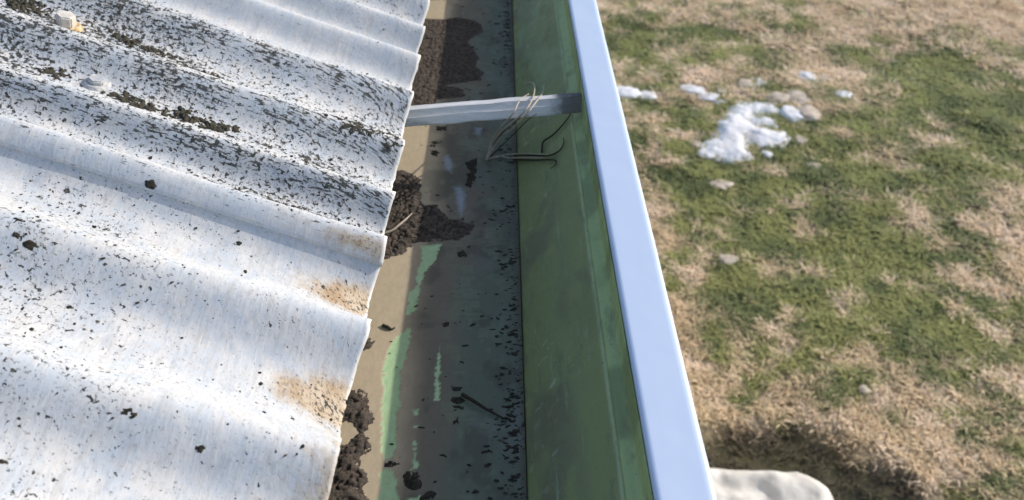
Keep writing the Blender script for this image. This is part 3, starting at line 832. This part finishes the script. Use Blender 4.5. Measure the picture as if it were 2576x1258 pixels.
# ------------------------------------------------------------------ stones and sack on the ground
def stone(u, v, wu, hv, mat, label, seed, group='pale stones in the grass', flatn=.24, cat='stone'):
    c = flat(u, v, CZ-.02); s1 = flat(u+wu/2, v, CZ-.02); s2 = flat(u, v-hv/2, CZ-.02)
    rx = (s1-c).length; ry = (s2-c).length*.9
    bm = bmesh.new(); bmesh.ops.create_icosphere(bm, subdivisions=4, radius=1)
    co = np.array([vv.co[:] for vv in bm.verts])
    nn = fbm(co[:, 0]*1.7+co[:, 2]+seed, co[:, 1]*1.7+seed*.3, seed, 3)
    n2 = fbm(co[:, 0]*5+co[:, 2]*2+seed, co[:, 1]*5+seed*.3, seed+9, 3)
    for vv, a, b_ in zip(bm.verts, nn, n2):
        r = .62+.75*a+.3*(b_-.5)
        vv.co = Vector((vv.co.x*rx*r, vv.co.y*ry*r, vv.co.z*min(rx, ry)*flatn*r))
    o = bm_obj('stone', bm, mat); o.location = (c.x, c.y, float(gz(np.array([c.x]), np.array([c.y]))[0])+.02)
    tag(o, label, cat, group); return o
# the big white spill of lime / rubble
spill = [(1850,262),(1880,255),(1930,262),(1958,272),(1960,288),(1905,292),(1925,300),(1950,305),(1958,320),(1905,318),(1940,330),(1975,335),(1983,352),(1972,366),(1930,370),(1895,358),(1880,345),(1882,372),(1888,398),(1850,402),(1810,398),(1770,392),(1768,372),(1795,352),(1800,325),(1822,292)]
P = [tuple(flat(u, v, CZ-.02).xy) for u, v in spill]
px = [p[0] for p in P]; py = [p[1] for p in P]; st = .009
X, Y = np.meshgrid(np.arange(min(px)-.08, max(px)+.08, st), np.arange(min(py)-.08, max(py)+.08, st), indexing='ij')
d = pdist(X, Y, P)+(fbm(X*9, Y*9, 7, 4)-.5)*.10+.022
h = smooth(-.01, .12, d)*.028*(.7+.4*fbm(X*4, Y*4, 9, 2)) + (fbm(X*30, Y*30, 15, 3)-.5)*.008 + .035*(d > 0) - .012
Zs = gz(X, Y)+np.where(d > -.01, h, -.05)
V = np.stack([X, Y, Zs], -1).reshape(-1, 3); F = gridfaces(*X.shape, (d > -.01).ravel()); V, F, _ = compact(V, F)
o = mesh_obj('white_rubble', V, F, MAT_STONE); fix_up(o); reloc(o, (sum(px)/len(px), sum(py)/len(py), 0.))
tag(o, 'large bright white heap of crushed rubble lying in the grass, with a hooked right side', 'rubble')
ST = [(1570,243,75,34,0,'white stone touching the lip, leftmost of the row level with the strut'),(1628,244,50,24,0,'round white stone just right of the leftmost white one'),
 (1742,228,66,26,0,'long white stone between the leftmost pair and the large heap, its upper half'),(1780,242,56,24,0,'white stone joined to the lower right of the long one'),
 (1742,240,22,14,1,'tiny grey stone tucked under the long white stone'),(1812,228,28,22,1,'small round grey-pink stone above the large white heap'),
 (1812,254,36,14,0,'flat white stone at the upper left corner of the large heap'),(1878,214,50,26,1,'cream stone second from the top right of the row'),
 (1912,207,42,30,0,'rounded white stone beside the cream one, above the heap'),(2030,194,56,26,0,'topmost bright white stone at the upper right of the row'),
 (2072,196,50,22,1,'grey cream stone right of the topmost white one'),(1958,250,60,30,1,'cream stone touching the top right of the large heap'),
 (2008,250,60,40,1,'pointed cream stone right of the one touching the heap'),(2118,242,44,24,0,'isolated white stone furthest right'),
 (1990,292,58,40,0,'bright white stone on the right of the large heap'),(2030,290,60,40,1,'cream grey stone adjoining the bright one right of the heap'),
 (2012,354,36,22,1,'small round cream stone below right of the heap'),(1752,360,28,22,1,'small cream stone at the left foot of the heap'),
 (1775,385,40,28,0,'rounded white stone at the lower left of the heap'),(1930,388,26,20,0,'little pale stone just under the hooked side of the heap'),
 (2050,415,40,18,1,'faint grey stone lowest of the right-hand scatter'),(2165,382,0,0,1,''),(1813,459,54,28,1,'pale grey stone alone in green grass below the heap'),
 (1700,760,0,0,0,''),(1831,655,50,26,1,'pinkish cream stone alone in the grass right of the lip, mid picture'),(2170,985,26,22,1,'small round cream stone in the dry grass low in the picture')]
for i, (u, v, w, h, k, lb) in enumerate(ST):
    if w: stone(u, v, w, h, MAT_STONET if k else MAT_STONE, lb, 600+i*3)

# crumpled white sack, bottom of the picture
sk = [(1700,1200),(1765,1180),(1830,1187),(1890,1187),(1960,1190),(2005,1192),(2035,1205),(2070,1225),(2095,1245),(2110,1275),(2100,1340),(2000,1420),(1850,1440),(1720,1400)]
HSK = CZ-.10
P = [tuple(flat(u, v-24, HSK).xy) for u, v in sk]
px = [p[0] for p in P]; py = [p[1] for p in P]; st = .007
X, Y = np.meshgrid(np.arange(min(px)-.05, max(px)+.05, st), np.arange(min(py)-.05, max(py)+.05, st), indexing='ij')
d = pdist(X, Y, P)+(fbm(X*7, Y*7, 2, 2)-.5)*.03
r = np.clip(d/.10, 0, 1)
fold = np.abs(fbm(X*2.2+Y*1.6, Y*3.4-X*2.0, 19, 2)-.5)*2
h = .20*np.sqrt(np.clip(1-(1-r)**2, 0, 1))*(.88+.25*fbm(X*3, Y*3, 4, 2)) - .022*(1-smooth(0, .22, fold))*r + (fbm(X*24, Y*24, 6, 2)-.5)*.006
Zs = gz(X, Y)-.05+np.where(d > 0, h, -.05)
V = np.stack([X, Y, Zs], -1).reshape(-1, 3); F = gridfaces(*X.shape, (d > -.006).ravel()); V, F, _ = compact(V, F)
o = mesh_obj('white_sack', V, F, MAT_SACK); fix_up(o); reloc(o, (sum(px)/len(px), sum(py)/len(py), 0.))
tag(o, 'creased off-white sack lying on dark ground at the bottom of the picture', 'sack')
